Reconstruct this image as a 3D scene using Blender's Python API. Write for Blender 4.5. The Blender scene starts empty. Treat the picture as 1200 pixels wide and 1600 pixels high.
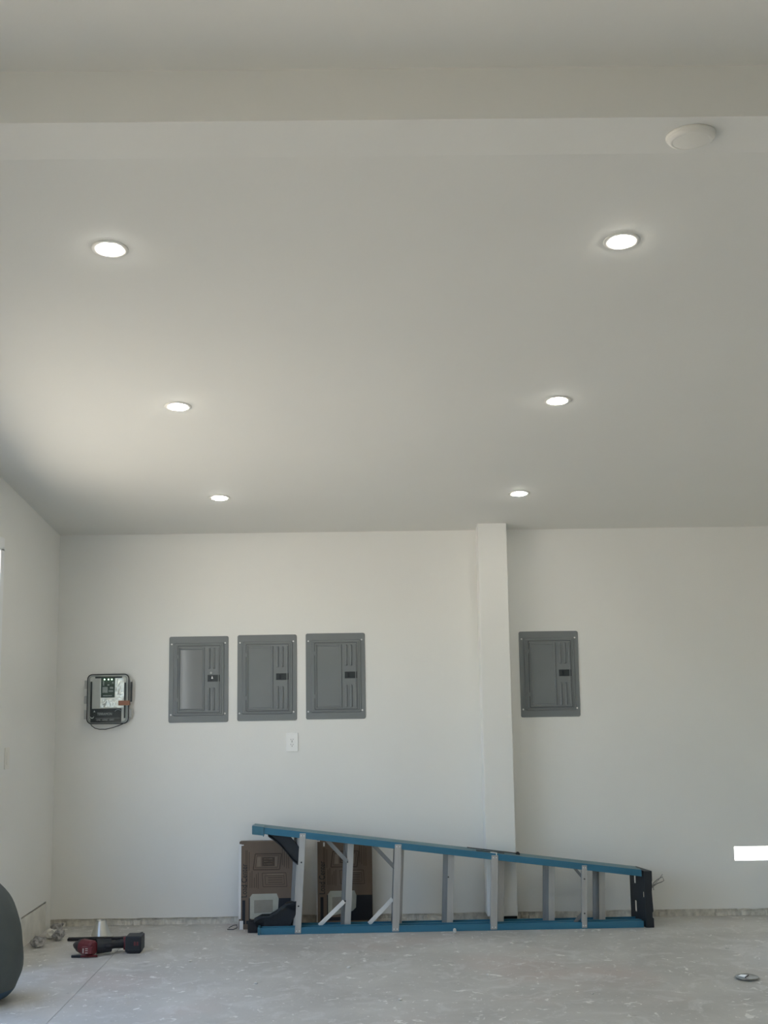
import bpy, bmesh, math, random
from mathutils import Vector, Matrix
random.seed(7)
S = bpy.context.scene
COL = S.collection
PI = math.pi

# ------------------------------------------------------------------ camera
CAM_H = 1.44
cam_d = bpy.data.cameras.new('camera'); cam = bpy.data.objects.new('camera', cam_d); COL.objects.link(cam)
cam_d.sensor_fit = 'VERTICAL'; cam_d.sensor_height = 36.0; cam_d.lens = 1850.0 / 1600.0 * 36.0
cam_d.clip_start = 0.05; cam_d.clip_end = 300
_d = Vector((-15 / 1850, -272 / 1850, 1.0)).normalized()           # the room's depth direction seen from the camera
_z = Vector((-math.sin(.0128), math.cos(.0128), 0)); _z = (_z - _d * _z.dot(_d)).normalized()
_x = _z.cross(_d)
if _x.x < 0: _x = -_x
_M = Matrix((_x, _d, _z))                                           # camera axes -> world axes
_r, _u, _w = _M @ Vector((1, 0, 0)), _M @ Vector((0, 1, 0)), _M @ Vector((0, 0, 1))
cam.matrix_world = Matrix(((_r.x, _u.x, -_w.x, 0), (_r.y, _u.y, -_w.y, 0), (_r.z, _u.z, -_w.z, CAM_H), (0, 0, 0, 1)))
S.camera = cam

# ------------------------------------------------------------------ sky, sun, exposure
world = bpy.data.worlds.new('sky'); S.world = world; world.use_nodes = True
wn = world.node_tree; bg = wn.nodes['Background']
sky = wn.nodes.new('ShaderNodeTexSky'); sky.sky_type = 'NISHITA'; sky.sun_disc = False
sky.sun_elevation = math.radians(52); sky.sun_rotation = math.radians(60)
sky.air_density = 1.0; sky.dust_density = 2.0
wn.links.new(sky.outputs['Color'], bg.inputs['Color']); bg.inputs['Strength'].default_value = 0.34
SUN_DIR = Vector((-0.14, -0.58, -0.80)).normalized()               # the way the sunlight travels
sd = bpy.data.lights.new('sun', 'SUN'); sd.energy = 8.8; sd.angle = math.radians(.53); sd.color = (1.0, .89, .71)
sun = bpy.data.objects.new('sun', sd); COL.objects.link(sun)
sun.rotation_euler = SUN_DIR.to_track_quat('-Z', 'Y').to_euler()
S.view_settings.view_transform = 'Standard'; S.view_settings.look = 'None'
S.view_settings.gamma = 1.0; S.view_settings.use_curve_mapping = False
S.view_settings.exposure = 1.52
S.cycles.max_bounces = 16; S.cycles.diffuse_bounces = 10; S.cycles.use_denoising = True
S.cycles.sample_clamp_indirect = 8.0
LAMP = 42.0                                                          # strength of the downlight lenses

# ------------------------------------------------------------------ materials
def mat(name, col, rough=.6, metal=0., vary=0., scale=8., bump=0., bscale=60., spec=.5, emit=None, estr=0., stretch=None):
    m = bpy.data.materials.new(name); m.use_nodes = True
    nt = m.node_tree; b = nt.nodes['Principled BSDF']
    b.inputs['Base Color'].default_value = (*col, 1); b.inputs['Roughness'].default_value = rough
    b.inputs['Metallic'].default_value = metal; b.inputs['Specular IOR Level'].default_value = spec
    tc = nt.nodes.new('ShaderNodeTexCoord'); src = tc.outputs['Object']
    if stretch:
        mp = nt.nodes.new('ShaderNodeMapping'); mp.inputs['Scale'].default_value = stretch
        nt.links.new(src, mp.inputs['Vector']); src = mp.outputs['Vector']
    if vary:
        n = nt.nodes.new('ShaderNodeTexNoise'); n.inputs['Scale'].default_value = scale; n.inputs['Detail'].default_value = 4
        r = nt.nodes.new('ShaderNodeMapRange'); r.inputs['From Min'].default_value = .3; r.inputs['From Max'].default_value = .7
        r.inputs['To Min'].default_value = 1 - vary; r.inputs['To Max'].default_value = 1 + vary
        x = nt.nodes.new('ShaderNodeVectorMath'); x.operation = 'SCALE'; x.inputs[0].default_value = col
        nt.links.new(src, n.inputs['Vector']); nt.links.new(n.outputs['Fac'], r.inputs['Value'])
        nt.links.new(r.outputs['Result'], x.inputs['Scale']); nt.links.new(x.outputs['Vector'], b.inputs['Base Color'])
    if bump:
        n2 = nt.nodes.new('ShaderNodeTexNoise'); n2.inputs['Scale'].default_value = bscale; n2.inputs['Detail'].default_value = 3
        bp = nt.nodes.new('ShaderNodeBump'); bp.inputs['Strength'].default_value = bump; bp.inputs['Distance'].default_value = .01
        nt.links.new(src, n2.inputs['Vector']); nt.links.new(n2.outputs['Fac'], bp.inputs['Height']); nt.links.new(bp.outputs['Normal'], b.inputs['Normal'])
    if emit:
        b.inputs['Emission Color'].default_value = (*emit, 1); b.inputs['Emission Strength'].default_value = estr
    return m

M = {}
M['wall'] = mat('wall_paint', (.80, .797, .765), .47, vary=.012, scale=2.2, bump=.05, bscale=130)
M['ceiling'] = mat('ceiling_paint', (.742, .735, .694), .75, vary=.01, scale=1.6, bump=.04, bscale=90)
M['casing'] = mat('white_casing', (.85, .86, .87), .35, vary=.01, scale=5)
M['patch'] = mat('raw_patch_board', (.72, .705, .65), .75, vary=.12, scale=9, bump=.2, bscale=40)
M['sill'] = mat('rough_concrete_sill', (.70, .67, .60), .9, vary=.2, scale=30, bump=.9, bscale=55, stretch=(1, 1, .6))
M['ground'] = mat('outdoor_concrete', (.54, .515, .455), .9, vary=.1, scale=1.5)
M['whiteplastic'] = mat('white_plastic', (.90, .90, .885), .35, vary=.01, scale=20)
M['detector'] = mat('detector_plastic', (.78, .76, .70), .45, vary=.01, scale=20)
M['lens'] = mat('lamp_lens', (.9, .9, .88), .4, vary=.01, emit=(1.0, .97, .88), estr=LAMP)
M['panel'] = mat('grey_enamel', (.192, .207, .214), .38, vary=.03, scale=6, bump=.02, bscale=200)
M['panel_gloss'] = mat('grey_enamel_gloss', (.21, .22, .225), .36, vary=.03, scale=6, spec=.9)
M['panel_dark'] = mat('dark_latch_plastic', (.030, .038, .042), .35, vary=.05, scale=40)
M['seam'] = mat('door_seam_shadow_gap', (.055, .062, .068), .6, vary=.03)
M['screw'] = mat('bright_screw', (.90, .90, .89), .25, .15, vary=.03, scale=50)
M['blue'] = mat('blue_fibreglass', (.033, .158, .250), .40, vary=.09, scale=7, bump=.05, bscale=160, stretch=(.25, 3, 3))
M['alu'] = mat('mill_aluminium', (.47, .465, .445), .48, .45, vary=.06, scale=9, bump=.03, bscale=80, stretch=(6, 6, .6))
M['aludark'] = mat('darker_aluminium', (.27, .275, .27), .5, .4, vary=.08, scale=9, stretch=(6, 6, .6))  # darker aluminium tone for step treads, upper braces and the wire loop
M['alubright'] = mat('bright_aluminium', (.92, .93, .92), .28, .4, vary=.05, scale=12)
M['black'] = mat('black_plastic', (.012, .016, .022), .48, vary=.15, scale=18, bump=.06, bscale=90)
M['fadedblue'] = mat('faded_blue_fibreglass', (.15, .25, .28), .55, vary=.08, scale=7, stretch=(.25, 3, 3))
M['boot'] = mat('clear_blue_boot', (.045, .155, .215), .35, vary=.1, scale=30)
M['rubber'] = mat('black_rubber', (.018, .017, .020), .8, vary=.15, scale=30)
M['steel'] = mat('dark_steel', (.05, .05, .052), .45, .6, vary=.1, scale=30)
M['card'] = mat('brown_cardboard', (.165, .120, .088), .85, vary=.06, scale=10, bump=.06, bscale=120, stretch=(1, 1, .3))
M['cardprint'] = mat('dark_brown_print', (.085, .060, .043), .85, vary=.06, scale=20)
M['cardlite'] = mat('light_brown_print', (.225, .170, .128), .85, vary=.05, scale=20)
M['blackprint'] = mat('black_print', (.016, .018, .024), .75, vary=.1, scale=20)
M['cream'] = mat('cream_print', (.42, .42, .36), .8, vary=.06, scale=25)
M['creamdark'] = mat('shaded_cream_print', (.27, .255, .215), .8, vary=.06, scale=25)
M['whitepaper'] = mat('white_paper', (.72, .72, .72), .7, vary=.02, scale=25)
M['red'] = mat('tool_red_plastic', (.150, .022, .030), .45, vary=.06, scale=25)
M['tin'] = mat('galvanised_tin', (.66, .66, .62), .33, .85, vary=.06, scale=14, bump=.05, bscale=70)
M['bag'] = mat('dark_grey_green_fabric', (.078, .092, .089), .75, vary=.12, scale=6, bump=.35, bscale=9)
M['bagblue'] = mat('blue_fabric', (.032, .070, .115), .7, vary=.12, scale=6, bump=.3, bscale=10)
M['enclosure'] = mat('grey_enclosure', (.46, .47, .46), .4, vary=.03, scale=20)
M['plate'] = mat('pale_backplate', (.66, .66, .63), .45, vary=.03, scale=20)
M['lidmetal'] = mat('dull_lid_metal', (.34, .34, .32), .38, .75, vary=.12, scale=40)
M['foil'] = mat('foil_pouch', (.72, .72, .68), .28, .6, vary=.05, scale=30, bump=.9, bscale=28)
M['pcb'] = mat('circuit_board', (.030, .065, .045), .45, vary=.35, scale=120)
M['chip'] = mat('pale_chips', (.36, .40, .38), .5, vary=.25, scale=150)
M['labelblack'] = mat('black_label', (.022, .028, .030), .5, vary=.05, scale=20)
M['ink'] = mat('pale_ink', (.62, .66, .66), .6, vary=.02, scale=20)
M['led'] = mat('green_led', (.3, .9, .4), .3, vary=.01, emit=(.55, 1.0, .60), estr=2.5)
M['tape'] = mat('orange_brown_tape', (.33, .15, .09), .55, vary=.06, scale=25)
M['gasket'] = mat('black_gasket', (.020, .026, .028), .5, vary=.05, scale=25)
M['crumb'] = mat('plaster_crumb', (.74, .72, .67), .9, vary=.08, scale=60, bump=.4, bscale=150)
M['rubble'] = mat('grey_rubble', (.36, .35, .34), .9, vary=.45, scale=50, bump=.8, bscale=60)

def clear_mat():
    m = bpy.data.materials.new('clear_cover'); m.use_nodes = True; nt = m.node_tree
    for n in list(nt.nodes): nt.nodes.remove(n)
    out = nt.nodes.new('ShaderNodeOutputMaterial'); mx = nt.nodes.new('ShaderNodeMixShader')
    t = nt.nodes.new('ShaderNodeBsdfTransparent'); g = nt.nodes.new('ShaderNodeBsdfGlossy'); fr = nt.nodes.new('ShaderNodeFresnel')
    t.inputs['Color'].default_value = (.93, .95, .94, 1); g.inputs['Roughness'].default_value = .06; fr.inputs['IOR'].default_value = 1.18
    nt.links.new(fr.outputs[0], mx.inputs[0]); nt.links.new(t.outputs[0], mx.inputs[1]); nt.links.new(g.outputs[0], mx.inputs[2]); nt.links.new(mx.outputs[0], out.inputs[0])
    return m
M['clear'] = clear_mat()

def floor_mat():
    m = bpy.data.materials.new('dusty_concrete_floor'); m.use_nodes = True; nt = m.node_tree; L = nt.links.new
    b = nt.nodes['Principled BSDF']; tc = nt.nodes.new('ShaderNodeTexCoord'); co = tc.outputs['Object']
    def noise(scale, det=5, rough=.55, dist=0.):
        n = nt.nodes.new('ShaderNodeTexNoise'); n.inputs['Scale'].default_value = scale; n.inputs['Detail'].default_value = det
        n.inputs['Roughness'].default_value = rough; n.inputs['Distortion'].default_value = dist; L(co, n.inputs['Vector']); return n.outputs['Fac']
    def ramp(v, *stops):
        r = nt.nodes.new('ShaderNodeValToRGB'); e = r.color_ramp.elements
        while len(e) < len(stops): e.new(.5)
        for k, (p, c) in enumerate(stops): e[k].position = p; e[k].color = (*c, 1)
        L(v, r.inputs['Fac']); return r.outputs['Color']
    def mix(f, a, c, fac=1.):
        x = nt.nodes.new('ShaderNodeMix'); x.data_type = 'RGBA'
        if isinstance(c, tuple): x.inputs['B'].default_value = (*c, 1)
        else: L(c, x.inputs['B'])
        L(a, x.inputs['A'])
        mu = nt.nodes.new('ShaderNodeMath'); mu.operation = 'MULTIPLY'; mu.inputs[1].default_value = fac
        L(f, mu.inputs[0]); L(mu.outputs[0], x.inputs['Factor']); return x.outputs['Result']
    W, K = (1, 1, 1), (0, 0, 0)
    base = ramp(noise(1.7, 6, .6, .4), (.30, (.44, .43, .405)), (.55, (.54, .53, .50)), (.75, (.62, .61, .575)))
    base = mix(ramp(noise(.9, 4), (.52, K), (.68, W)), base, (.56, .43, .39), .4)           # rusty pink stains
    base = mix(ramp(noise(6, 6, .65, 1.2), (.52, K), (.62, W)), base, (.68, .67, .65), .5)    # dusty smears
    base = mix(ramp(noise(17, 4, .6, .8), (.625, K), (.675, W)), base, (.86, .85, .82), .85)     # paint and plaster spots
    base = mix(ramp(noise(42, 2, .5), (.685, K), (.72, W)), base, (.86, .85, .82), .7)
    base = mix(ramp(noise(11, 5, .7, .5), (.28, W), (.36, K)), base, (.30, .29, .275), .5)
    L(base, b.inputs['Base Color'])
    rr = nt.nodes.new('ShaderNodeMapRange'); rr.inputs['To Min'].default_value = .38; rr.inputs['To Max'].default_value = .68
    L(noise(3, 5), rr.inputs['Value']); L(rr.outputs['Result'], b.inputs['Roughness'])
    bp = nt.nodes.new('ShaderNodeBump'); bp.inputs['Strength'].default_value = .12; bp.inputs['Distance'].default_value = .01
    L(noise(45, 4), bp.inputs['Height']); L(bp.outputs['Normal'], b.inputs['Normal'])
    return m
M['floor'] = floor_mat()

# ------------------------------------------------------------------ mesh builder
class MB:
    def __init__(s): s.v = []; s.f = []; s.sm = []
    def add(s, vs, fs, smooth=False):
        n = len(s.v); s.v += [tuple(p) for p in vs]; s.f += [tuple(i + n for i in f) for f in fs]; s.sm += [smooth] * len(fs); return s
    def box(s, x0, x1, y0, y1, z0, z1):
        vs = [(x, y, z) for z in (z0, z1) for y in (y0, y1) for x in (x0, x1)]
        return s.add(vs, [(0, 2, 3, 1), (4, 5, 7, 6), (0, 1, 5, 4), (2, 6, 7, 3), (0, 4, 6, 2), (1, 3, 7, 5)])
    def prism(s, poly, fn, a, b):
        """poly: 2D outline; fn(p, q, t) -> xyz; extruded from t=a to t=b"""
        n = len(poly); vs = [fn(p, q, a) for p, q in poly] + [fn(p, q, b) for p, q in poly]
        fs = [tuple(range(n - 1, -1, -1)), tuple(range(n, 2 * n))] + [(i, (i + 1) % n, n + (i + 1) % n, n + i) for i in range(n)]
        return s.add(vs, fs)
    def xz(s, poly, y0, y1): return s.prism(poly, lambda p, q, t: (p, t, q), y0, y1)
    def yz(s, poly, x0, x1): return s.prism(poly, lambda p, q, t: (t, p, q), x0, x1)
    def xy(s, poly, z0, z1): return s.prism(poly, lambda p, q, t: (p, q, t), z0, z1)
    def bar(s, p0, p1, w, t, side=(0, 1, 0)):
        """flat bar from p0 to p1, w across, t along `side`"""
        p0, p1, sd_ = Vector(p0), Vector(p1), Vector(side).normalized(); d = (p1 - p0).normalized(); c = d.cross(sd_).normalized()
        vs = [p + c * a * w / 2 + sd_ * b * t / 2 for p in (p0, p1) for a, b in ((-1, -1), (1, -1), (1, 1), (-1, 1))]
        return s.add(vs, [(3, 2, 1, 0), (4, 5, 6, 7)] + [(i, (i + 1) % 4, 4 + (i + 1) % 4, 4 + i) for i in range(4)])
    def cyl(s, p0, p1, r0, r1=None, n=20, smooth=True):
        r1 = r0 if r1 is None else r1; p0, p1 = Vector(p0), Vector(p1); d = (p1 - p0).normalized()
        a = d.orthogonal().normalized(); b = d.cross(a)
        ring = [[p + (a * math.cos(2 * PI * i / n) + b * math.sin(2 * PI * i / n)) * r for i in range(n)] for p, r in ((p0, r0), (p1, r1))]
        s.add(ring[0] + ring[1], [(i, (i + 1) % n, n + (i + 1) % n, n + i) for i in range(n)], smooth)
        s.add(ring[0], [tuple(range(n - 1, -1, -1))]); return s.add(ring[1], [tuple(range(n))])
    def tube(s, pts, r, n=8):
        pts = [Vector(p) for p in pts]; rings = []; prev = None
        for i, p in enumerate(pts):
            d = (pts[min(i + 1, len(pts) - 1)] - pts[max(i - 1, 0)]).normalized()
            a = d.orthogonal().normalized() if prev is None else (prev - d * prev.dot(d)).normalized()
            prev = a; b = d.cross(a); rr = r[i] if isinstance(r, (list, tuple)) else r
            rings.append([p + (a * math.cos(2 * PI * k / n) + b * math.sin(2 * PI * k / n)) * rr for k in range(n)])
        fs = [(i * n + k, i * n + (k + 1) % n, (i + 1) * n + (k + 1) % n, (i + 1) * n + k) for i in range(len(pts) - 1) for k in range(n)]
        s.add(sum(rings, []), fs, True); s.add(rings[0], [tuple(range(n - 1, -1, -1))]); return s.add(rings[-1], [tuple(range(n))])
    def lathe(s, prof, n=48, fn=None):
        """prof: (radius, height) list, revolved about z"""
        fn = fn or (lambda x, y, z: (x, y, z)); vs = []; fs = []
        for r, z in prof: vs += [fn(r * math.cos(2 * PI * k / n), r * math.sin(2 * PI * k / n), z) for k in range(n)]
        for i in range(len(prof) - 1): fs += [(i * n + k, i * n + (k + 1) % n, (i + 1) * n + (k + 1) % n, (i + 1) * n + k) for k in range(n)]
        return s.add(vs, fs, True)
    def frustum(s, x0, x1, z0, z1, r, y0, y1, inset=0., r1=None, seg=6):
        """rounded rectangle in x-z, from depth y0 to y1, shrinking by inset"""
        a = rrect(x0, x1, z0, z1, r, seg); b = rrect(x0 + inset, x1 - inset, z0 + inset, z1 - inset, max(r - inset, .001) if r1 is None else r1, seg)
        n = len(a); vs = [(p, y0, q) for p, q in a] + [(p, y1, q) for p, q in b]
        return s.add(vs, [tuple(range(n)), tuple(range(2 * n - 1, n - 1, -1))] + [(i, n + i, n + (i + 1) % n, (i + 1) % n) for i in range(n)])
    def build(s, name, m, parent=None, bevel=0., label=None, sub=0, seg=2, kind=None):
        me = bpy.data.meshes.new(name); me.from_pydata(s.v, [], s.f); me.materials.append(m)
        for p, k in zip(me.polygons, s.sm): p.use_smooth = k
        bm = bmesh.new(); bm.from_mesh(me); bmesh.ops.recalc_face_normals(bm, faces=bm.faces)
        bm.to_mesh(me); bm.free(); me.update()
        o = bpy.data.objects.new(name, me); COL.objects.link(o)
        if parent: o.parent = parent
        if bevel:
            b = o.modifiers.new('bevel', 'BEVEL'); b.width = bevel; b.segments = seg; b.limit_method = 'ANGLE'; b.angle_limit = .6
        if sub:
            q = o.modifiers.new('smooth', 'SUBSURF'); q.levels = q.render_levels = sub
        if label: o['label'] = label
        if kind: o['kind'] = kind
        return o

def rrect(x0, x1, z0, z1, r, seg=6):
    out = []
    for cx, cz, a in ((x1 - r, z1 - r, 0), (x0 + r, z1 - r, PI / 2), (x0 + r, z0 + r, PI), (x1 - r, z0 + r, 1.5 * PI)):
        out += [(cx + r * math.cos(a + PI / 2 * k / seg), cz + r * math.sin(a + PI / 2 * k / seg)) for k in range(seg + 1)]
    return out

def thing(name, label, cat, loc=(0, 0, 0), rot=(0, 0, 0), group=None):
    o = bpy.data.objects.new(name, None); COL.objects.link(o); o.location = loc; o.rotation_euler = rot; o.empty_display_size = .1
    o['label'] = label; o['category'] = cat
    if group: o['group'] = group
    return o
def tag(o, label, cat, group=None):
    o['label'] = label; o['category'] = cat
    if group: o['group'] = group
    return o
def dup(root, label, loc):
    r = root.copy(); COL.objects.link(r); r.location = loc; r['label'] = label
    for ch in list(root.children):
        c = ch.copy(); COL.objects.link(c); c.parent = r
        for g in list(ch.children):
            d = g.copy(); COL.objects.link(d); d.parent = c
    return r
def struct(o, label=None):
    o['kind'] = 'structure'
    if label: o['label'] = label
    return o
def lettering(txt, size, m, parent, loc, rot, width=None, name='lettering'):
    cu = bpy.data.curves.new(name, 'FONT'); cu.body = txt; cu.size = size; cu.extrude = .0003; cu.align_x = 'CENTER'; cu.align_y = 'CENTER'
    tmp = bpy.data.objects.new(name + '_curve', cu); COL.objects.link(tmp)
    bpy.context.view_layer.update()
    me = bpy.data.meshes.new_from_object(tmp.evaluated_get(bpy.context.evaluated_depsgraph_get()))
    bpy.data.objects.remove(tmp); bpy.data.curves.remove(cu)
    me.materials.clear(); me.materials.append(m); o = bpy.data.objects.new(name, me); COL.objects.link(o)
    o.parent = parent; o.location = loc; o.rotation_euler = rot
    if width:
        w = max(v.co.x for v in me.vertices) - min(v.co.x for v in me.vertices); k = width / w
        for v in me.vertices: v.co.x *= k
    return o

# ------------------------------------------------------------------ the room
XL, XR, YB, YN = -2.015, 3.0, 7.6, -1.6            # left, right, back and near wall faces
SLOPE = .13126
def ceil_z(y): return 2.43 - SLOPE * (y - YB)
Y_BEAM0, Y_BEAM1, Z_BEAM, Z_UP = 3.088, 3.316, 2.992, 3.144
DOOR_Y0, DOOR_Y1, DOOR_Z = 4.4, 6.37, 2.205

JX = -1.452                                         # control joint in the slab
fl = MB(); jw = .0016
pr = [(XL - .1, 0), (JX - jw, 0), (JX - jw * .4, -.003), (JX + jw * .4, -.003), (JX + jw, 0), (XR + .1, 0)]
fl.add([(x, y, z) for y in (YN - .1, 7.0) for x, z in pr], [(i, i + 1, i + 7, i + 6) for i in range(5)])
fl.add([(XL - .1, 7.0, 0), (XR + .1, 7.0, 0), (XR + .1, YB + .12, 0), (XL - .1, YB + .12, 0)], [(0, 1, 2, 3)])
fl.add([(JX - jw, 7.0, 0), (JX + jw, 7.0, 0), (JX, 7.0, -.006)], [(0, 1, 2)])
struct(fl.build('floor', M['floor']), 'dusty grey concrete slab floor with white specks')
g = MB(); g.box(-40, 40, -40, 60, -.30, -.02); struct(g.build('ground', M['ground']), 'sunlit pale concrete ground outside')

# back wall: board with a ragged lower edge held off the slab, vent slot low on the right
VX0, VX1, VZ0, VZ1 = 2.232, 2.62, .331, .417
def ragged(x0, x1, n, amp, z=.046):
    return [(x0 + (x1 - x0) * i / n, z + amp * random.uniform(-1, 1)) for i in range(n + 1)]
b = MB()
b.xz(ragged(XL - .1, 1.9, 40, .0026) + [(VX0, .044), (VX0, 2.62), (XL - .1, 2.62)], YB, YB + .12)
b.xz(ragged(VX0, XR + .1, 26, .006, .042) + [(XR + .1, VZ0), (VX0, VZ0)], YB, YB + .12)
b.box(VX0, XR + .1, YB, YB + .12, VZ1, 2.62); b.box(VX1, XR + .1, YB, YB + .12, VZ0, VZ1)
struct(b.build('wall_back', M['wall']), 'white painted back wall')
b = MB(); b.box(XL - .1, XR + .1, YB + .020, YB + .12, -.01, .06)
for i in range(60):
    x = random.uniform(XL, XR); w = random.uniform(.02, .09); b.box(x, x + w, YB + random.uniform(.006, .017), YB + .03, -.002, random.uniform(.010, .034))
struct(b.build('baseboard_back', M['sill'], bevel=.004), 'rough concrete strip showing under the back wall')
b = MB(); b.box(.668, .85, 7.44, YB, .050, 2.455); struct(b.build('wall_pilaster', M['wall'], bevel=.003), 'white boxed pilaster on the back wall')
b = MB(); b.box(.72, .85, 7.475, YB, 0, .049); struct(b.build('pilaster_dark_block', M['steel']), 'dark block under the pilaster')  # plain dark block filling the space beneath the pilaster

# left wall with the wide door opening
b = MB(); TH = .1
def wl(y0, y1, z0, z1=None, x=XL):
    t0, t1 = (ceil_z(y0) + .03, ceil_z(y1) + .03) if z1 is None else (z1, z1)
    b.yz([(y0, z0), (y1, z0), (y1, t1), (y0, t0)], XL - TH, x)
wl(DOOR_Y1, 6.976, 0); wl(6.976, 7.491, .172); wl(7.491, YB, 0)
wl(DOOR_Y0, DOOR_Y1, DOOR_Z)
WY0, WY1, WZ0, WZ1 = .3, 2.3, .8, 2.2                # unseen opening beside the camera, added to brighten the near ceiling
b.box(XL - TH, XL, YN - .1, WY0, 0, 3.25); b.box(XL - TH, XL, WY1, Y_BEAM1, 0, 3.25); b.box(XL - TH, XL, WY0, WY1, 0, WZ0); b.box(XL - TH, XL, WY0, WY1, WZ1, 3.25); wl(Y_BEAM1, DOOR_Y0, 0)
struct(b.build('wall_left', M['wall']), 'white painted left wall with a wide door opening')
b = MB(); b.box(XL - TH, XL - .0015, 6.98, 7.489, 0, .161); struct(b.build('wall_patch', M['patch']), 'stained patch board low on the left wall')
b = MB(); b.box(XL - .05, XL - .02, 6.970, 7.497, .155, .18); struct(b.build('wall_gap', M['steel']), 'dark gap above the patch board')
b = MB()
b.box(XL - TH - .01, XL + .014, DOOR_Y1 - .012, DOOR_Y1 + .048, 0, DOOR_Z); b.box(XL - TH - .01, XL + .014, DOOR_Y0 - .07, DOOR_Y0 + .012, 0, DOOR_Z)
b.box(XL - TH - .01, XL + .014, DOOR_Y0 - .07, DOOR_Y1 + .048, DOOR_Z - .012, DOOR_Z + .06)
struct(b.build('trim_1', M['casing'], bevel=.003), 'white casing around the door opening in the left wall')
b = MB(); b.box(XR, XR + .1, YN - .1, YB + .12, -.02, 3.25); struct(b.build('wall_right', M['wall']))
b = MB(); b.box(XL - .1, XR + .1, YN - .1, YN, -.02, 3.25); struct(b.build('wall_front', M['wall']))

# ceiling: sloped field, flat beam, higher flat ceiling on the near side
b = MB(); y1 = YB + .25
b.yz([(Y_BEAM1, ceil_z(Y_BEAM1)), (y1, ceil_z(y1)), (y1, ceil_z(y1) + .2), (Y_BEAM1, 3.3)], XL - .35, XR + .35)
struct(b.build('ceiling', M['ceiling']), 'white sloped ceiling')
b = MB(); b.box(XL - .35, XR + .35, Y_BEAM0, Y_BEAM1, Z_BEAM, 3.3); struct(b.build('ceiling_beam', M['ceiling']), 'white flat beam across the ceiling')
b = MB(); b.box(XL - .35, XR + .35, YN - .3, Y_BEAM0, Z_UP, 3.3); struct(b.build('ceiling_upper', M['ceiling']), 'higher white ceiling nearest the camera')

# ------------------------------------------------------------------ ceiling fittings
def downlight():
    t = thing('recessed_light', '', 'ceiling light', (0, 0, 0), (-math.atan(SLOPE), 0, 0), 'recessed downlights in the sloped ceiling')
    m = MB(); m.lathe([(.0625, .0), (.0624, -.0012), (.0605, -.0026), (.050, -.0034), (.0440, -.0024), (.0425, .0)], 56)
    m.build('trim_ring', M['detector'], t)
    m = MB(); m.lathe([(.0422, -.0010), (.0405, -.0032), (.034, -.0068), (.024, -.0092), (.012, -.0104), (.0005, -.0107)], 48)
    m.build('lens', M['lens'], t, label='glowing white lens')
    return t
L0 = downlight()
for k, (x, y, lab) in enumerate([
        (-.879, 3.856, 'glowing recessed light in the left row, nearest the ceiling beam'),
        (-.889, 5.335, 'glowing recessed light, middle one of the left row on the sloped ceiling'),
        (-.886, 6.800, 'glowing recessed light in the left row, nearest the back wall'),
        (.859, 3.840, 'glowing recessed light in the right row, nearest the ceiling beam'),
        (.860, 5.318, 'glowing recessed light, middle one of the right row on the sloped ceiling'),
        (.856, 6.790, 'glowing recessed light in the right row, close above the pilaster')]):
    p = (x, y, ceil_z(y))
    if k == 0: L0['label'] = lab; L0.location = p
    else: dup(L0, lab, p)

t = thing('smoke_detector', 'white round smoke detector on the ceiling beam at upper right', 'smoke detector', (.928, 3.199, Z_BEAM))
m = MB(); m.lathe([(.0005, 0), (.070, 0), (.0705, -.004), (.069, -.008), (.067, -.009)], 56); m.build('base', M['detector'], t)
m = MB(); m.lathe([(.0675, -.007), (.067, -.010), (.063, -.0155), (.057, -.0185), (.0525, -.0192), (.0515, -.0182), (.0505, -.0186), (.0005, -.0192)], 56); m.build('cover', M['detector'], t)

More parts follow.
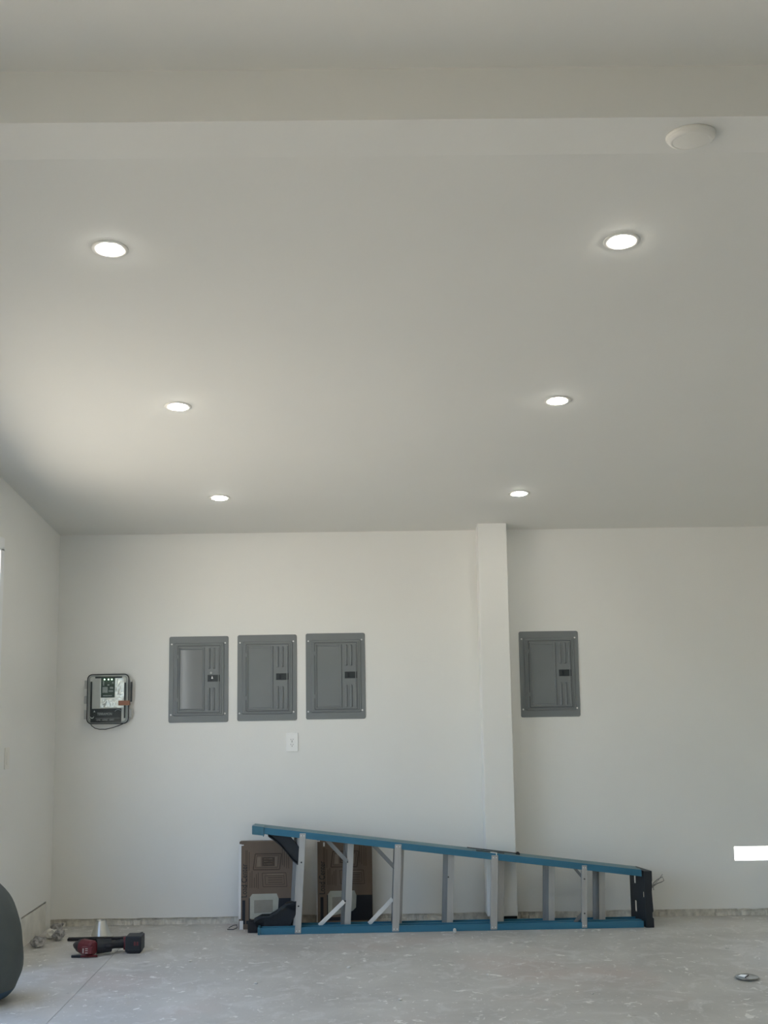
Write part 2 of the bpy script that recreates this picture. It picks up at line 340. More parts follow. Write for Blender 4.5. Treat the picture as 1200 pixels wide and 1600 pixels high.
# ------------------------------------------------------------------ breaker panels
PW, PH = .378, .541
def breaker_panel():
    t = thing('breaker_panel', '', 'electrical panel', (0, YB, 0), (0, 0, 0), 'grey breaker panels on the back wall')
    U = lambda u: (u - .5) * PW
    V = lambda v: (.5 - v) * PH
    f = MB(); f.frustum(U(0), U(1), V(1), V(0), .012, 0, -.006, .002)
    f.frustum(U(.075), U(.935), V(.925), V(.075), .012, -.005, -.0125, .006)
    f.frustum(U(.112), U(.90), V(.902), V(.098), .008, -.012, -.0165, .004)
    f.build('cover_frame', M['panel'], t)
    s = MB(); s.frustum(U(.150), U(.868), V(.888), V(.110), .006, -.016, -.0168); s.build('door_seam', M['seam'], t)
    d = MB(); x0, x1, z0, z1 = U(.158), U(.862), V(.882), V(.116)
    d.frustum(x0, x1, z0, z1, .005, -.0164, -.0205, .001)
    # pressed rim around the flat leaf, then the stamped ribs
    for a, b_, c, e in ((.165, .195, .13, .868), (.575, .612, .13, .868)): d.frustum(U(a), U(b_), V(e), V(c), .004, -.020, -.0265, .0042, .001)
    d.frustum(U(.195), U(.575), V(.155), V(.130), .003, -.020, -.0235, .003, .001); d.frustum(U(.195), U(.575), V(.868), V(.845), .003, -.020, -.0235, .003, .001)
    for u in (.685, .765):
        for c, e in ((.135, .385), (.60, .865)): d.frustum(U(u - .021), U(u + .021), V(e), V(c), .006, -.020, -.0285, .0060, .0015)
    d.frustum(U(.825), U(.852), V(.865), V(.135), .003, -.020, -.0235, .003, .001)
    door = d.build('door', M['panel'], t)
    l = MB(); l.frustum(U(.655), U(.86), V(.53), V(.452), .002, -.0203, -.0232, .001)
    l.build('latch', M['panel_dark'], door, label='dark latch plate')
    k = MB(); k.box(U(.70), U(.735), -.0232, -.0275, V(.518), V(.466)); k.build('latch_slider', M['black'], door, bevel=.001)
    for v in (.235, .735):
        h = MB(); h.cyl((U(.150), -.0168, V(v + .022)), (U(.150), -.0168, V(v - .022)), .0042, n=10); h.build('hinge', M['panel'], t)
    for u, v in ((.045, .09), (.945, .08), (.04, .91), (.945, .90)):
        c = MB(); c.lathe([(.0056, -.0), (.0054, .0015), (.0035, .0032), (.0003, .0036)], 14, lambda x, y, z: (U(u) + x, -.006 - z, V(v) + y)); c.build('screw', M['screw'], t, label='bright screw head')
    return t
P0 = breaker_panel()
plist = [(-1.115, 1.499, 'grey breaker panel beside the wall box, leftmost, its latch slider pale'), (-.681, 1.503, 'grey breaker panel above the white outlet, middle one of three'),
         (-.246, 1.5075, 'grey breaker panel just right of the one above the outlet'), (1.115, 1.5015, 'grey breaker panel alone to the right of the pilaster')]
panels = []
for k, (x, z, lab) in enumerate(plist):
    if k == 0: P0['label'] = lab; P0.location = (x, YB, z); panels.append(P0)
    else: panels.append(dup(P0, lab, (x, YB, z)))
# the first panel's slider is pale and it has a round lock above the latch
for ch in P0.children:
    if ch.name.startswith('door') and 'seam' not in ch.name:
        k = MB(); k.cyl((.081, -.020, .039), (.081, -.0245, .039), .0075, .006, n=16); k.build('lock', M['enclosure'], ch, label='round key lock')
        k = MB(); k.xz([(.083, .001), (.096, .001), (.093, .010), (.089, .020), (.086, .012)], -.0272, -.0285); k.build('latch_tab', M['screw'], ch, label='bright tab on the latch')
        k = MB(); w0, w1, h0, h1, n = (.197 - .5) * PW, (.573 - .5) * PW, (.5 - .842) * PH, (.5 - .158) * PH, 16   # its leaf is bowed outwards
        k.add([(w0 + (w1 - w0) * i / n, -.0203 - .0075 * math.sin(PI * (i / n) ** .75), z) for z in (h0, h1) for i in range(n + 1)], [(i, i + 1, n + 2 + i, n + 1 + i) for i in range(n)], True)
        k.build('bowed_leaf', M['panel_gloss'], ch, label='bowed shinier door leaf')

# ------------------------------------------------------------------ outlet and switch
t = thing('wall_outlet', 'white rectangular duplex outlet plate below the middle breaker panel', 'outlet', (-.523, YB, 1.098))
m = MB(); m.frustum(-.037, .037, -.0575, .0575, .003, 0, -.0085, .001); m.build('cover_plate', M['whiteplastic'], t)
m = MB(); m.frustum(-.0175, .0175, -.0345, .0345, .002, -.006, -.0095, .0006); rc = m.build('receptacle', M['whiteplastic'], t)
for dz in (.017, -.014):
    m = MB()
    for dx in (-.0065, .0065): m.box(dx - .001, dx + .001, -.0101, -.0094, dz - .004, dz + .004)
    m.cyl((0, -.0094, dz - .0095), (0, -.0101, dz - .0095), .0026, n=10); m.build('socket_slots', M['black'], rc, label='dark socket slots')
m = MB(); m.box(-.006, .006, -.0108, -.0094, -.003, .004); m.build('reset_button', M['plate'], rc)
t = thing('light_switch', 'white rocker switch plate on the left wall beside the door casing', 'light switch', (XL, 6.61, 1.078))
m = MB(); m.prism(rrect(-.037, .037, -.0575, .0575, .003), lambda p, q, s: (s, p, q), 0, .005); m.build('cover_plate', M['detector'], t, bevel=.001)
m = MB(); m.box(.005, .0085, -.0165, .0165, -.033, .033); m.build('rocker', M['detector'], t, bevel=.001)

# ------------------------------------------------------------------ wall-mounted electronics box
t = thing('control_box', 'clear-fronted electronics box with green lights on back wall left of breaker panels', 'electronics box', (-1.678, YB, 1.384))
Q = .00402
px = lambda x: (x - 170) * Q
pz = lambda y: (1093 - y) * Q
m = MB(); m.frustum(px(138), px(203), pz(1131), pz(1055), .028, 0, -.046, .003); m.build('housing', M['enclosure'], t, label='grey housing')
m = MB(); ring = rrect(px(138), px(202.5), pz(1131), pz(1055), .030, 8); ring.append(ring[0]); m.tube([(p, -.047, q) for p, q in ring], .0034, 8); m.build('gasket', M['gasket'], t, label='black gasket rim')
m = MB(); m.frustum(px(142), px(198), pz(1127.5), pz(1058.5), .016, -.046, -.0475); m.build('backplate', M['plate'], t, label='pale backplate behind the cover')
m = MB(); m.box(px(143), px(145.5), -.0475, -.056, pz(1123), pz(1066)); m.box(px(196), px(198), -.0475, -.056, pz(1123), pz(1068)); m.box(px(150), px(192), -.0475, -.053, pz(1061), pz(1058.5))
m.build('inner_rail', M['gasket'], t, bevel=.001, label='dark inner edge')
m = MB(); m.box(px(158), px(196), -.0475, -.052, pz(1107), pz(1060)); m.build('foil_pouch', M['foil'], t, bevel=.002, label='crinkled silver pouch')
m = MB(); m.box(px(159.5), px(181), -.052, -.055, pz(1091), pz(1060)); pcb = m.build('circuit_board', M['pcb'], t, label='green circuit board')
m = MB()
for cx_, cy_, w, h_ in ((166, 1079, 8, 9), (176, 1076, 5, 3), (175, 1081, 7, 2.4), (163.5, 1069, 2, 7), (171, 1071.5, 3, 2), (178, 1068, 2.5, 3), (170, 1088, 14, 1.5)):
    m.box(px(cx_ - w / 2), px(cx_ + w / 2), -.055, -.0565, pz(cy_ + h_ / 2), pz(cy_ - h_ / 2))
m.build('chips', M['chip'], pcb)
for cx_ in (164.7, 171, 176.3):
    m = MB(); m.lathe([(.0042, 0), (.004, .0012), (.0022, .0028), (.0003, .0034)], 12, lambda x, y, z, c=cx_: (px(c) + x, -.055 - z, pz(1063) + y)); m.build('indicator', M['led'], pcb, label='lit green indicator')
m = MB(); m.box(px(144), px(191.5), -.0475, -.0555, pz(1129), pz(1108)); lab = m.build('name_label', M['labelblack'], t, label='black name label with pale lettering')
lettering('TERRAMON', .022, M['ink'], lab, (px(166), -.0558, pz(1116.3)), (PI / 2, 0, 0), width=23 * Q)
m = MB(); m.box(px(152), px(190), -.0555, -.0559, pz(1123), pz(1122.6)); m.build('rule', M['enclosure'], lab)
lettering('LINE   LOAD   GND', .012, M['ink'], lab, (px(167), -.0558, pz(1125.3)), (PI / 2, 0, 0), width=27 * Q)
m = MB()
m.tube([(px(146.5 + 3.0 * math.cos(a)), -.0558, pz(1119 + 3.4 * math.sin(a))) for a in [PI * (.05 + .9 * k / 10) for k in range(11)]], [.0006 + .003 * math.sin(PI * k / 10) for k in range(11)], 6)
m.build('emblem', M['ink'], lab)
m = MB(); m.xz([(px(148.5), pz(1113.2)), (px(150), pz(1110.4)), (px(151.5), pz(1113.2))], -.0555, -.0559); m.build('emblem_tip', M['ink'], lab)
m = MB(); m.tube([(px(187 + 5 * math.cos(a)), -.0558, pz(1113.5 + 4 * math.sin(a))) for a in [PI * (1.05 + .75 * k / 8) for k in range(9)]], .0016, 6); m.build('arc_mark', M['ink'], lab)
m = MB(); m.frustum(px(140), px(200.5), pz(1129.5), pz(1057), .024, -.047, -.060, .004); m.build('clear_cover', M['clear'], t, label='clear front cover')
m = MB(); m.box(px(187.5), px(204.5), -.060, -.0622, pz(1103.2), pz(1096)); m.box(px(203.8), px(204.6), -.060, -.030, pz(1103.2), pz(1096)); m.build('tape_strip', M['tape'], t, label='orange-brown strip of tape')
for y0, y1 in ((1064, 1077), (1088, 1100), (1110, 1124)):
    m = MB(); m.box(px(132.5), px(139.5), -.012, -.038, pz(y1), pz(y0)); m.build('hinge_lug', M['enclosure'], t, bevel=.003)
for y0, y1 in ((1064, 1077), (1109, 1123)):
    m = MB(); m.box(px(201.5), px(207), -.012, -.038, pz(y1), pz(y0)); m.build('catch', M['enclosure'], t, bevel=.003)
m = MB(); m.box(px(204.6), px(207.4), -.030, -.044, pz(1098), pz(1067)); m.build('catch_bar', M['gasket'], t, bevel=.002)
m = MB(); m.tube([(px(x), -.030, pz(y)) for x, y in ((142, 1130), (145, 1134.5), (150, 1138), (157, 1139.8), (166, 1140), (176, 1138), (186, 1135), (193, 1132), (198, 1127))], .0026, 8); m.build('cable', M['gasket'], t, label='black cable looping underneath')

# ------------------------------------------------------------------ step ladder lying on its side
lad = thing('step_ladder', 'blue fibreglass step ladder lying on its side along the back wall', 'ladder', (-.704, 7.263, 0), (0, 0, .0139))
TOPZ = lambda x: .6192 - .1261 * x                    # outer face of the upper rails
FL, TK = .038, .0045
def rail(x0, x1, y0, y1, upper, name, hem=None):
    m = MB()
    zf = (lambda x: TOPZ(x)) if upper else (lambda x: 0.)
    sg = -1 if upper else 1
    def strip(ya, yb, a, b_): m.add([(x, y, zf(x) + sg * z) for x in (x0, x1) for y, z in ((ya, a), (yb, a), (yb, b_), (ya, b_))], [(0, 1, 2, 3), (7, 6, 5, 4)] + [(i, 4 + i, 4 + (i + 1) % 4, (i + 1) % 4) for i in range(4)])
    if not upper: strip(y0, y1, 0, TK)
    strip(y0, y0 + TK, TK if not upper else .0, FL); strip(y1 - TK, y1, TK, FL)
    strip(y0 + TK, y0 + TK + .006, FL - .007, FL)
    o = m.build(name, M['blue'], lad, bevel=.0012)
    if upper:
        m = MB(); strip(y0 + TK * .6, y1, -.0008, TK); m.build('rail_web', M['fadedblue'], o, label='faded paler blue face of the rail')
    return o
RY0, RY1, FY0, FY1 = 0., .056, .064, .142              # rear section is nearer to the camera
rail(.004, 2.285, RY0, RY1, False, 'rear_rail'); rail(-.028, 2.285, RY0, RY1, True, 'rear_rail')
rail(-.040, 2.275, FY0, FY1, False, 'front_rail'); rail(-.030, 2.275, FY0, FY1, True, 'front_rail')
def lean(xb, z): return xb + (.058 - .012 * xb) * z    # bars stand square to the ladder's centre line
def zs(x): return TOPZ(x) - TK
X_RIGHT = [.238 + .3052 * k for k in range(7)]         # right edge of each step at the floor rail
for k, xr in enumerate(X_RIGHT):
    m = MB(); z0, z1 = TK, zs(xr + .03)
    # a step is a shallow channel: tread tilted to the rail, a lip on either edge, two ridges
    def P(dx, y, z): return (lean(xr, z) + dx, y, z)
    pts = [(-.036, .068), (0, .068), (0, .072), (-.032, .072), (-.056, .138), (-.026, .138), (-.026, .142), (-.062, .142)]
    n = len(pts); m.add([P(dx, y, z) for z in (z0, z1) for dx, y in pts], [tuple(range(n - 1, -1, -1)), tuple(range(n, 2 * n))] + [(i, (i + 1) % n, n + (i + 1) % n, n + i) for i in range(n)])
    for fr in (.25, .5, .75):
        dx, y = -.036 - .024 * fr, .068 + .072 * fr
        m.add([P(dx + a, y + c, z) for z in (z0, z1) for a, c in ((-.003, -.001), (.0, -.003), (.002, .002))], [(2, 1, 0), (3, 4, 5), (0, 1, 4, 3), (1, 2, 5, 4), (2, 0, 3, 5)])
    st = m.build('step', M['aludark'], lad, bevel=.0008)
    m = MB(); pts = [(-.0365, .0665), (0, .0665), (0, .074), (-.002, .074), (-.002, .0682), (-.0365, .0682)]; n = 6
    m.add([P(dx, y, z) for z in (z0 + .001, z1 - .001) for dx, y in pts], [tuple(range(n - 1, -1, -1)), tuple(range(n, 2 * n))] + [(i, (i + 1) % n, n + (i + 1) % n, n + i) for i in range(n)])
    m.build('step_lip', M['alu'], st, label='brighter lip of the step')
def rivet(x, y, z, parent=lad):
    c = MB(); c.lathe([(.0048, 0), (.0045, .0015), (.0025, .003), (.0003, .0034)], 10, lambda a, b_, d: (x + a, y - d, z + b_)); c.build('rivet', M['steel'], parent)
for xr, w in ((.252, .036), (.830, .040), (1.412, .040), (1.946, .030)):
    m = MB(); z0, z1 = .006, TOPZ(xr) - .010
    pts = [(-w, -.003), (0, -.003), (0, .030), (-.003, .030), (-.003, .0), (-w + .003, .0), (-w + .003, .03), (-w, .03)]
    n = len(pts); m.add([(lean(xr, z) + dx, y, z) for z in (z0, z1) for dx, y in pts], [tuple(range(n - 1, -1, -1)), tuple(range(n, 2 * n))] + [(i, (i + 1) % n, n + (i + 1) % n, n + i) for i in range(n)])
    m.build('rear_bar', M['alu'], lad, bevel=.0008)
    for zz in (.018, TOPZ(xr) - .024):
        for dx in (-.27, -.73):
            c = MB(); x_ = lean(xr, zz) + dx * w; c.lathe([(.0042, 0), (.004, .0012), (.0003, .0026)], 8, lambda a, b_, d: (x_ + a, -.003 - d, zz + b_)); c.build('rivet', M['screw'], lad)
# braces under the lower steps
def brace(p0, p1, m_, w=.020, y=.060, name='brace'):
    m = MB(); m.bar((p0[0] + .704, y, p0[1]), (p1[0] + .704, y, p1[1]), w, .004); m.bar((p0[0] + .704, y + .006, p0[1] - .006), (p1[0] + .704, y + .006, p1[1] - .006), .004, .016)
    return m.build(name, m_, lad)
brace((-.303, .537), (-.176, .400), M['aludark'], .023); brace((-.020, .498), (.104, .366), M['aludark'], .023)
brace((-.345, .036), (-.196, .172), M['alubright'], .024); brace((-.049, .041), (.093, .181), M['alubright'], .024)  # window reflection on the lower braces is put into their whiter colour
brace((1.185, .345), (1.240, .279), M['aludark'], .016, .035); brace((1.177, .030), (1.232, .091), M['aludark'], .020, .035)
rivet(-.174 + .704, .066, .398); rivet(-.190 + .704, .066, .172); rivet(.104 + .704, .062, .36); rivet(.430 + .704, .066, .30)
rivet(lean(.234, .41), -.003, .41); rivet(lean(.230, .16), -.003, .16); rivet(lean(1.931, .285), -.003, .285); rivet(lean(1.931, .088), -.003, .088)
# moulded foot braces and boots at the wide end
up = [(-.650, .567), (-.618, .545), (-.575, .510), (-.535, .463), (-.505, .424), (-.478, .402), (-.46, .398), (-.455, .479), (-.490, .520), (-.520, .558)]
for nm, poly in (('foot_brace', up), ('foot_brace', [(-.735, .075), (-.690, .098), (-.640, .098), (-.590, .128), (-.540, .165), (-.478, .178), (-.474, .120), (-.500, .075), (-.520, .030), (-.64, .012), (-.72, .03)])):
    m = MB(); m.xz([(x + .704, z) for x, z in poly], .060, .080); m.xz([(x + .704, z) for x, z in poly[:7]] + [(x + .704 + .004, z - .012) for x, z in reversed(poly[:7])], .040, .120)
    m.build(nm, M['black'], lad, bevel=.002, label='black moulded foot brace')
def boot(x0, x1, y0, y1, z0, z1, m_, lab, sl=0.):
    m = MB(); m.add([(x, y, z + sl * (x - x0)) for z in (z0, z1) for y in (y0, y1) for x in (x0, x1)], [(0, 2, 3, 1), (4, 5, 7, 6), (0, 1, 5, 4), (2, 6, 7, 3), (0, 4, 6, 2), (1, 3, 7, 5)])
    m.box(x1 - .006, x1, y0 - .003, y0, z0 + sl * (x1 - x0) - .005, z1 + sl * (x1 - x0)); m.build('foot_boot', m_, lad, bevel=.004, label=lab)
boot(-.036, .035, -.004, .060, TOPZ(-.036) - .047, TOPZ(-.036) + .003, M['boot'], 'pale blue boot on the rail end', -.126)
boot(-.034, .035, .061, .146, TOPZ(-.034) - .045, TOPZ(-.034) - .002, M['boot'], 'pale blue boot on the rail end', -.126)
boot(-.066, .03, .060, .146, .0, .060, M['rubber'], 'black rubber boot')
boot(-.002, .012, -.004, .060, .0, .044, M['boot'], 'pale blue boot on the rail end')
# top cap: a slotted plate tilted across both sections, with lips
CT = .325
def cx_of(y): return 2.300 - .235 * y
m = MB()
ys = [-.004, .014, .034, .072, .108, .150, .192]; zc = [.0, .070, .135, .170, .202, .235, .285, CT]
open_cells = {(4, 1), (4, 5), (1, 3)}         # cells (depth index, height index) left open
for i in range(len(ys) - 1):
    for j in range(len(zc) - 1):
        y0, y1, z0, z1 = ys[i], ys[i + 1], zc[j], zc[j + 1]
        if (i, j) in open_cells:
            if i == 4:                                 # narrow slot: keep the sides
                for a, c in ((y0, y0 + .006), (y1 - .006, y1)):
                    m.add([(cx_of(y) + dx, y, z) for z in (z0, z1) for y in (a, c) for dx in (0, .005)], [(0, 2, 3, 1), (4, 5, 7, 6), (0, 1, 5, 4), (2, 6, 7, 3), (0, 4, 6, 2), (1, 3, 7, 5)])
            continue
        m.add([(cx_of(y) + dx, y, z) for z in (z0, z1) for y in (y0, y1) for dx in (0, .005)], [(0, 2, 3, 1), (4, 5, 7, 6), (0, 1, 5, 4), (2, 6, 7, 3), (0, 4, 6, 2), (1, 3, 7, 5)])
cap = m.build('top_cap', M['black'], lad, label='black slotted top cap')
m = MB()
m.xz([(2.298, 0), (2.345, 0), (2.345, .052), (2.338, .058), (2.338, .085), (2.345, .094), (2.342, .15), (2.340, .205), (2.344, .245), (2.342, .262), (2.345, .270), (2.345, CT - .004), (2.298, CT)], -.008, -.001)
m.build('cap_lip', M['black'], cap, bevel=.002)
for z0, z1 in ((CT - .006, CT), (0, .006)):
    m = MB(); m.add([(cx_of(y) + dx, y, z) for z in (z0, z1) for y in (-.006, .192) for dx in (-.002, .044)], [(0, 2, 3, 1), (4, 5, 7, 6), (0, 1, 5, 4), (2, 6, 7, 3), (0, 4, 6, 2), (1, 3, 7, 5)])
    m.build('cap_edge', M['black'], cap, bevel=.001)
# folded spreader lying along the upper rail
m = MB(); m.bar((1.250, .060, TOPZ(1.25) + .010), (1.565, .060, TOPZ(1.565) + .008), .004, .020); m.cyl((1.555, .050, TOPZ(1.555) + .006), (1.555, .070, TOPZ(1.555) + .006), .012, n=14); m.build('spreader', M['steel'], lad, label='dark folded spreader bar')
m = MB(); m.bar((1.300, .020, TOPZ(1.30) + .004), (1.470, .036, TOPZ(1.47) + .004), .004, .014); m.build('spreader', M['steel'], lad, label='dark folded spreader bar')
m = MB(); m.bar((1.385, .012, TOPZ(1.385) + .002), (1.425, .012, TOPZ(1.425) + .002), .004, .016); m.box(1.417, 1.422, -.002, .012, TOPZ(1.42) - .030, TOPZ(1.42) + .003); m.build('spreader_bracket', M['alubright'], lad, label='bright spreader bracket')
# twist of wire at the cap
m = MB(); m.tube([(1.6405, 7.262, .221), (1.648, 7.300, .226), (1.665, 7.372, .240), (1.690, 7.370, .262), (1.722, 7.368, .278), (1.729, 7.366, .256), (1.712, 7.366, .247), (1.690, 7.368, .240), (1.668, 7.372, .226), (1.650, 7.375, .212)], .0028, 7)
m.tube([(1.648, 7.375, .222), (1.672, 7.378, .232), (1.700, 7.376, .260), (1.724, 7.374, .292)], .002, 6)
tag(m.build('wire_loop', M['aludark']), 'thin pale wire loop poking out past the black ladder cap', 'wire')

# ------------------------------------------------------------------ cartons behind the ladder
def carton(loc, rot, lab):
    t = thing('cardboard_box', lab, 'box', loc, rot, 'flat cartons behind the ladder')
    W, D, H = .338, .075, .512
    m = MB(); m.box(0, W, 0, D, 0, H); m.build('carton_body', M['card'], t, bevel=.003)
    f = -.0006
    d = MB()                                          # darker line art: hardware drawing above, carton drawing below
    def fr(x0, x1, z0, z1, w, sk=0.):
        d.xz([(x0, z0), (x1, z0), (x1 + sk, z1), (x0 + sk, z1)], 0, f) if w is None else [d.bar((a[0], f / 2, a[1]), (b_[0], f / 2, b_[1]), w, .0006) for a, b_ in (((x0, z0), (x1, z0)), ((x1, z0), (x1 + sk, z1)), ((x1 + sk, z1), (x0 + sk, z1)), ((x0 + sk, z1), (x0, z0)))]
    fr(.085, .245, .345, .438, .007, .012); fr(.098, .232, .357, .428, .003, .010); fr(.138, .214, .366, .418, None)
    fr(.145, .29, .245, .325, .004, -.006); fr(.16, .275, .258, .31, .003, -.004)
    for z in (.270, .284, .298): d.bar((.175, f / 2, z), (.262, f / 2, z), .004, .0006)
    for x, z0, z1 in ((.040, .24, .46), (.048, .24, .46), (.060, .34, .45), (.066, .24, .33), (.078, .24, .34), (.092, .24, .30), (.104, .24, .32), (.115, .235, .33), (.262, .37, .47), (.274, .36, .47), (.288, .35, .47), (.300, .35, .46)): d.bar((x, f / 2, z0), (x, f / 2, z1), .004, .0006)
    d.build('dark_print', M['cardprint'], t)
    d = MB(); fr(.150, .202, .376, .380, None); fr(.150, .202, .392, .396, None); fr(.150, .202, .406, .410, None); fr(.108, .130, .364, .42, None); fr(.168, .268, .314, .320, None); fr(.218, .228, .366, .42, None)
    d.build('light_print', M['cardlite'], t)
    d = MB(); d.xz([(.045, .03), (W - .002, .03), (W - .002, .178), (.220, .178), (.16, .05), (.045, .05)], 0, f * .8); d.xz([(.02, .03), (.038, .03), (.038, .168), (.02, .168)], 0, f); d.xz([(.060, .048), (.072, .048), (.072, .18), (.060, .18)], 0, f)
    d.build('black_print', M['blackprint'], t)
    d = MB(); d.xz([(.066, .062), (.085, .058), (.215, .085), (.236, .105), (.240, .175), (.228, .205), (.080, .204), (.066, .185)], f * .8, f * 1.8); d.build('cream_print', M['cream'], t, label='cream printed picture')
    d = MB(); d.xz([(.092, .092), (.205, .098), (.205, .170), (.092, .168)], f * 1.8, f * 2.6); d.build('picture_shade', M['creamdark'], t)
    lettering('Load Center', .050, M['blackprint'], t, (.032, f, .282), (PI / 2, 0, 0), width=.195).rotation_euler = (0, -PI / 2, 0)
    return t
def fix_text(o):                                      # text stands upright on the face, reading upwards
    for ch in o.children:
        if ch.name.startswith('lettering'): ch.matrix_local = Matrix.Translation(ch.location) @ Matrix(((0, -1, 0, 0), (0, 0, -1, 0), (1, 0, 0, 0), (0, 0, 0, 1)))
c1 = carton((-.836, 7.432, 0), (-.045, 0, 0), 'brown cardboard carton at the ladder foot with a white strip on its edge'); fix_text(c1)
m = MB(); m.box(-.003, .012, -.0015, .076, .06, .497); m.box(.004, .026, -.003, -.0008, .000, .05); m.box(.012, .026, -.002, -.0008, .488, .494); m.build('white_strip', M['whitepaper'], c1, label='white strip down the carton edge')
c2 = carton((-.366, 7.500, 0), (-.030, 0, 0), 'brown cardboard carton behind the second ladder step, nearer the pilaster'); fix_text(c2)
m = MB(); m.box(.0, .018, -.001, .0, .497, .504); m.box(.038, .048, -.001, .0, .468, .492); m.box(-.002, .002, -.002, .05, .0, .50); m.build('white_strip', M['whitepaper'], c2, label='white paper scraps on the carton edge')
m = MB(); m.tube([(-.90, 7.47, .004), (-.872, 7.455, .020), (-.850, 7.44, .026), (-.845, 7.425, .012), (-.868, 7.42, .003), (-.905, 7.43, .003)], .0025, 6); tag(m.build('wire_scrap', M['steel']), 'thin dark wire scrap on the floor beside the left carton', 'wire')

# ------------------------------------------------------------------ cordless drill
dr = thing('cordless_drill', 'red and black cordless drill lying on the floor near the left corner', 'drill', (-1.53, 6.84, 0))
ax = Vector((-.80, .60, 0)).normalized()               # the chuck points left and away
o0 = Vector((-.030, -.078, .046))
m = MB(); m.cyl(o0, o0 + ax * .075, .040, .041, 10, False); m.cyl(o0 - ax * .014, o0, .031, .040, 10, False)
m.build('motor_housing', M['red'], dr, bevel=.003, label='red motor housing')
m = MB(); m.box(-.078, -.022, -.124, -.098, .022, .060); m.build('housing_badge', M['red'], dr, bevel=.003)
m = MB()
for dx, z0, z1 in ((-.071, .028, .053), (-.058, .028, .031), (-.058, .040, .043), (-.058, .050, .053)): m.box(dx, dx + (.004 if z1 - z0 > .01 else .014), -.1250, -.1235, z0, z1)
m.build('badge_mark', M['plate'], dr, label='pale mark on the housing').__setitem__('kind', 'stuff')
m = MB(); m.cyl(o0 + ax * .075, o0 + ax * .105, .040, .034, 18); m.cyl(o0 + ax * .105, o0 + ax * .135, .031, .020, 16); m.cyl(o0 + ax * .135, o0 + ax * .150, .013, .010, 12); m.build('chuck', M['black'], dr, label='black chuck')
h0 = Vector((-.015, -.045, .046)); h1 = Vector((.132, .030, .046))
m = MB(); m.cyl(h0, h0 + Vector((.075, .028, 0)), .040, .034, 14); m.build('gear_case', M['black'], dr, bevel=.003, label='black gear case')
m = MB(); m.tube([h0, h0.lerp(h1, .25), h0.lerp(h1, .6), h1], [.034, .026, .021, .026], 12); m.build('handle', M['black'], dr, label='black handle')
m = MB(); m.tube([Vector((.035, -.052, .048)), Vector((.055, -.056, .046)), Vector((.070, -.040, .046))], [.014, .012, .010], 8); m.build('trigger', M['rubber'], dr)
m = MB(); m.cyl(h1 - Vector((.014, .004, 0)), h1 + Vector((.008, .002, 0)), .034, .038, 14); m.build('collar', M['red'], dr, label='red collar above the battery')
m = MB(); m.box(.138, .226, -.028, .080, .010, .092); bt = m.build('battery', M['black'], dr, bevel=.006, label='black battery pack')
m = MB(); m.box(.150, .218, -.022, .074, .0, .012); m.build('battery_foot', M['rubber'], dr, bevel=.003)
for dx in (.186, .201):
    m = MB(); m.box(dx, dx + .010, -.0295, -.0275, .044, .064); m.build('battery_mark', M['red'], bt, label='small red marking')
m = MB(); m.bar((.150, -.0285, .022), (.220, -.0285, .022), .004, .001); m.build('battery_seam', M['steel'], bt)
# strap, tin cone, marker
m = MB(); m.add([(x, y + dy, z + dz) for x, y, z in ((-1.80, 7.185, .003), (-1.64, 7.19, .003), (-1.50, 7.18, .004), (-1.44, 7.14, .016), (-1.345, 7.06, .052)) for dy, dz in ((-.016, 0), (.016, .002), (.016, .014), (-.016, .012))],
                [(i * 4 + k, i * 4 + (k + 1) % 4, i * 4 + 4 + (k + 1) % 4, i * 4 + 4 + k) for i in range(4) for k in range(4)] + [(0, 3, 2, 1), (16, 17, 18, 19)])
tag(m.build('strap', M['rubber'], bevel=.001), 'black strap lying on the floor behind the drill', 'strap')
t = thing('tin_cone', 'shiny metal cone standing upright behind the drill', 'metal cone', (-1.632, 7.295, 0), (0, 0, 0))
m = MB(); m.lathe([(.0005, .001), (.068, .001), (.070, .004), (.068, .007), (.056, .009)], 32); m.build('flange', M['tin'], t)
m = MB(); m.lathe([(.058, .008), (.055, .018), (.027, .090), (.025, .094), (.022, .092), (.0215, .087), (.0005, .086)], 32, lambda x, y, z: (x - .06 * max(0, z - .01), y, z)); m.build('cone', M['tin'], t)
mk = thing('marker_pen', 'small red and black marker lying in front of the drill', 'marker', (-1.668, 6.742, .0065), (0, 0, .03))
m = MB(); m.cyl((.050, 0, 0), (.140, 0, 0), .0062, .0055, 12); m.build('barrel', M['red'], mk, label='red barrel')
m = MB(); m.cyl((0, 0, .001), (.050, 0, .0005), .0068, .0070, 12); m.build('cap', M['black'], mk, label='black cap')

# ------------------------------------------------------------------ debris, floor lid, stuffed bag
def lump(name, loc, r, m_, lab, cat, seed, sq=(1, 1, .75), group=None):
    rnd = random.Random(seed); bm = bmesh.new(); bmesh.ops.create_icosphere(bm, subdivisions=2, radius=1)
    for v in bm.verts:
        k = r * rnd.uniform(.62, 1.2); v.co = Vector((v.co.x * k * sq[0], v.co.y * k * sq[1], v.co.z * k * sq[2]))
    zmin = min(v.co.z for v in bm.verts)
    for v in bm.verts: v.co.z = max(0, v.co.z - zmin - r * .12)
    me = bpy.data.meshes.new(name); bm.to_mesh(me); bm.free(); me.materials.append(m_)
    o = bpy.data.objects.new(name, me); COL.objects.link(o); o.location = loc; return tag(o, lab, cat, group)
lump('rubble_lump', (-1.93, 7.03, 0), .042, M['rubble'], 'grey lump of rubble against the left wall under the patch board', 'debris', 3, (1, 1.2, .8))
lump('plaster_lump', (-1.915, 7.27, 0), .042, M['crumb'], 'off-white plaster lump between the two grey lumps by the corner', 'debris', 5, (1, 1.3, .7))
lump('crumpled_wad', (-1.86, 7.20, 0), .038, M['rubble'], 'crumpled grey wad on the floor left of the black strap', 'debris', 9, (1, 1, .95))
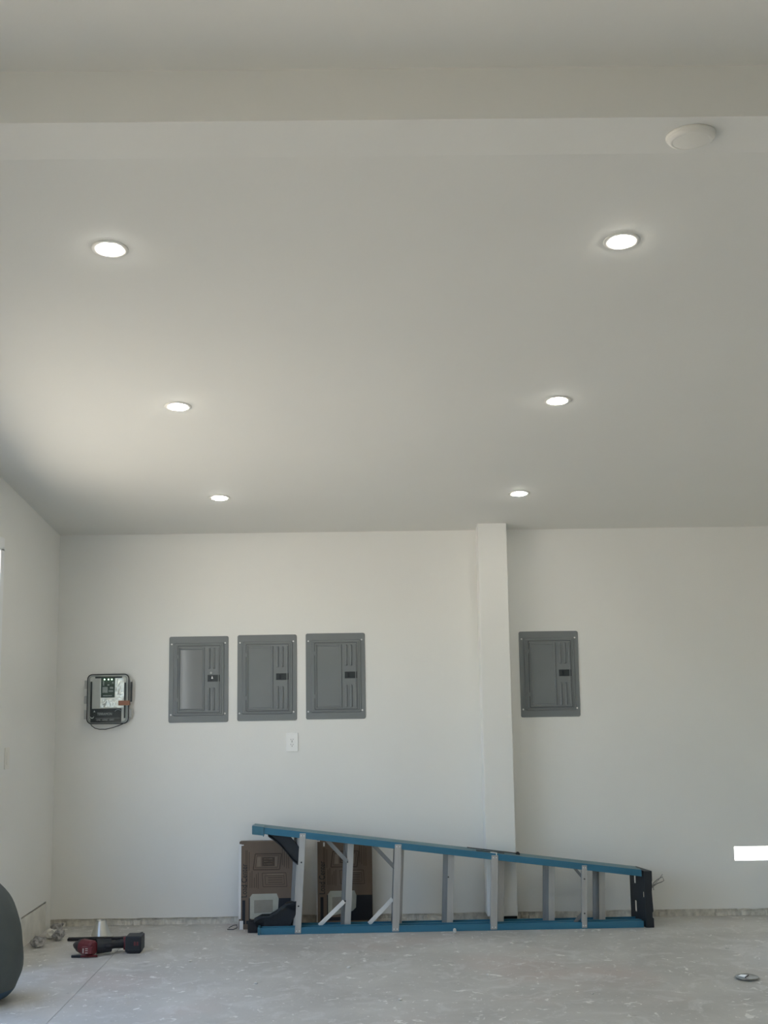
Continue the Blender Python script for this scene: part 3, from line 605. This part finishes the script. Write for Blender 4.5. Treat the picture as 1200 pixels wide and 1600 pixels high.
lump('plaster_lump', (-1.94, 7.48, 0), .038, M['rubble'], 'dark dusty lump right in the back left corner', 'debris', 11, (1.2, 1, .7))
rnd = random.Random(21)
lump('plaster_chunk', (.452, 7.22, 0), .014, M['crumb'], 'pale plaster chunk on the floor below the fourth ladder step', 'debris', 2, (.8, 1, 1))
spots = [(1.16, 7.20), (1.21, 7.215), (1.26, 7.205), (1.30, 7.225), (.42, 6.95), (.75, 6.9), (-.15, 6.4), (.55, 6.2), (1.2, 6.6), (1.55, 6.15), (1.0, 5.8), (-.6, 6.1), (-1.0, 6.6), (-1.2, 5.9), (.1, 5.75), (1.9, 6.7)]
for k, (x, y) in enumerate(spots):
    lump('plaster_crumb', (x, y, 0), rnd.uniform(.006, .010), M['crumb'], 'small white plaster crumb on the bare concrete floor', 'debris', 40 + k, (1.3, 1, .6), 'white plaster crumbs on the floor')

t = thing('metal_lid', 'small round metal lid lying on the floor at lower right', 'lid', (1.80, 6.035, 0))
m = MB(); m.lathe([(.0005, .0), (.042, .0), (.050, .003), (.0575, .011), (.055, .013), (.050, .011), (.044, .010), (.0005, .011)], 40); m.build('rim', M['lidmetal'], t)
m = MB(); m.xy([(-.040, .008), (-.008, -.020), (.012, .026), (-.020, .034)], .0105, .014); m.build('tab', M['alubright'], t, bevel=.001, label='bright lifted tab')
m = MB(); m.bar((-.014, -.022, .0125), (.016, .028, .0125), .006, .003, (0, 0, 1)); m.build('crease', M['steel'], t)

bag = thing('stuffed_bag', 'dark grey-green stuffed fabric bag bulging in at the left edge', 'bag', (-1.955, 5.83, 0))
prof = [(.10, .0), (.165, .004), (.205, .018), (.238, .052), (.247, .066), (.264, .103), (.277, .146), (.281, .212), (.274, .261), (.268, .31), (.256, .363), (.229, .436), (.204, .48), (.166, .525), (.12, .565), (.06, .59), (.0005, .597)]
def bagfn(x, y, z):
    a = math.atan2(y, x); r = math.hypot(x, y)
    k = 1 + .008 * math.sin(7 * a + 9 * z) + .007 * math.sin(13 * a - 22 * z) + .006 * math.sin(5 * a + 40 * z)
    if z < .2: k += .020 * math.sin(11 * a + 30 * z) * (1 - z / .2)
    return (x * k, y * k, z)
lo = [p for p in prof if p[1] <= .066]; hi = [p for p in prof if p[1] >= .064]
m = MB(); m.lathe(hi, 72, bagfn); m.build('bag_body', M['bag'], bag, sub=1)
m = MB(); m.lathe([(.0005, .0)] + lo, 72, bagfn); m.build('bag_base', M['bagblue'], bag, sub=1, label='dark blue base of the bag')
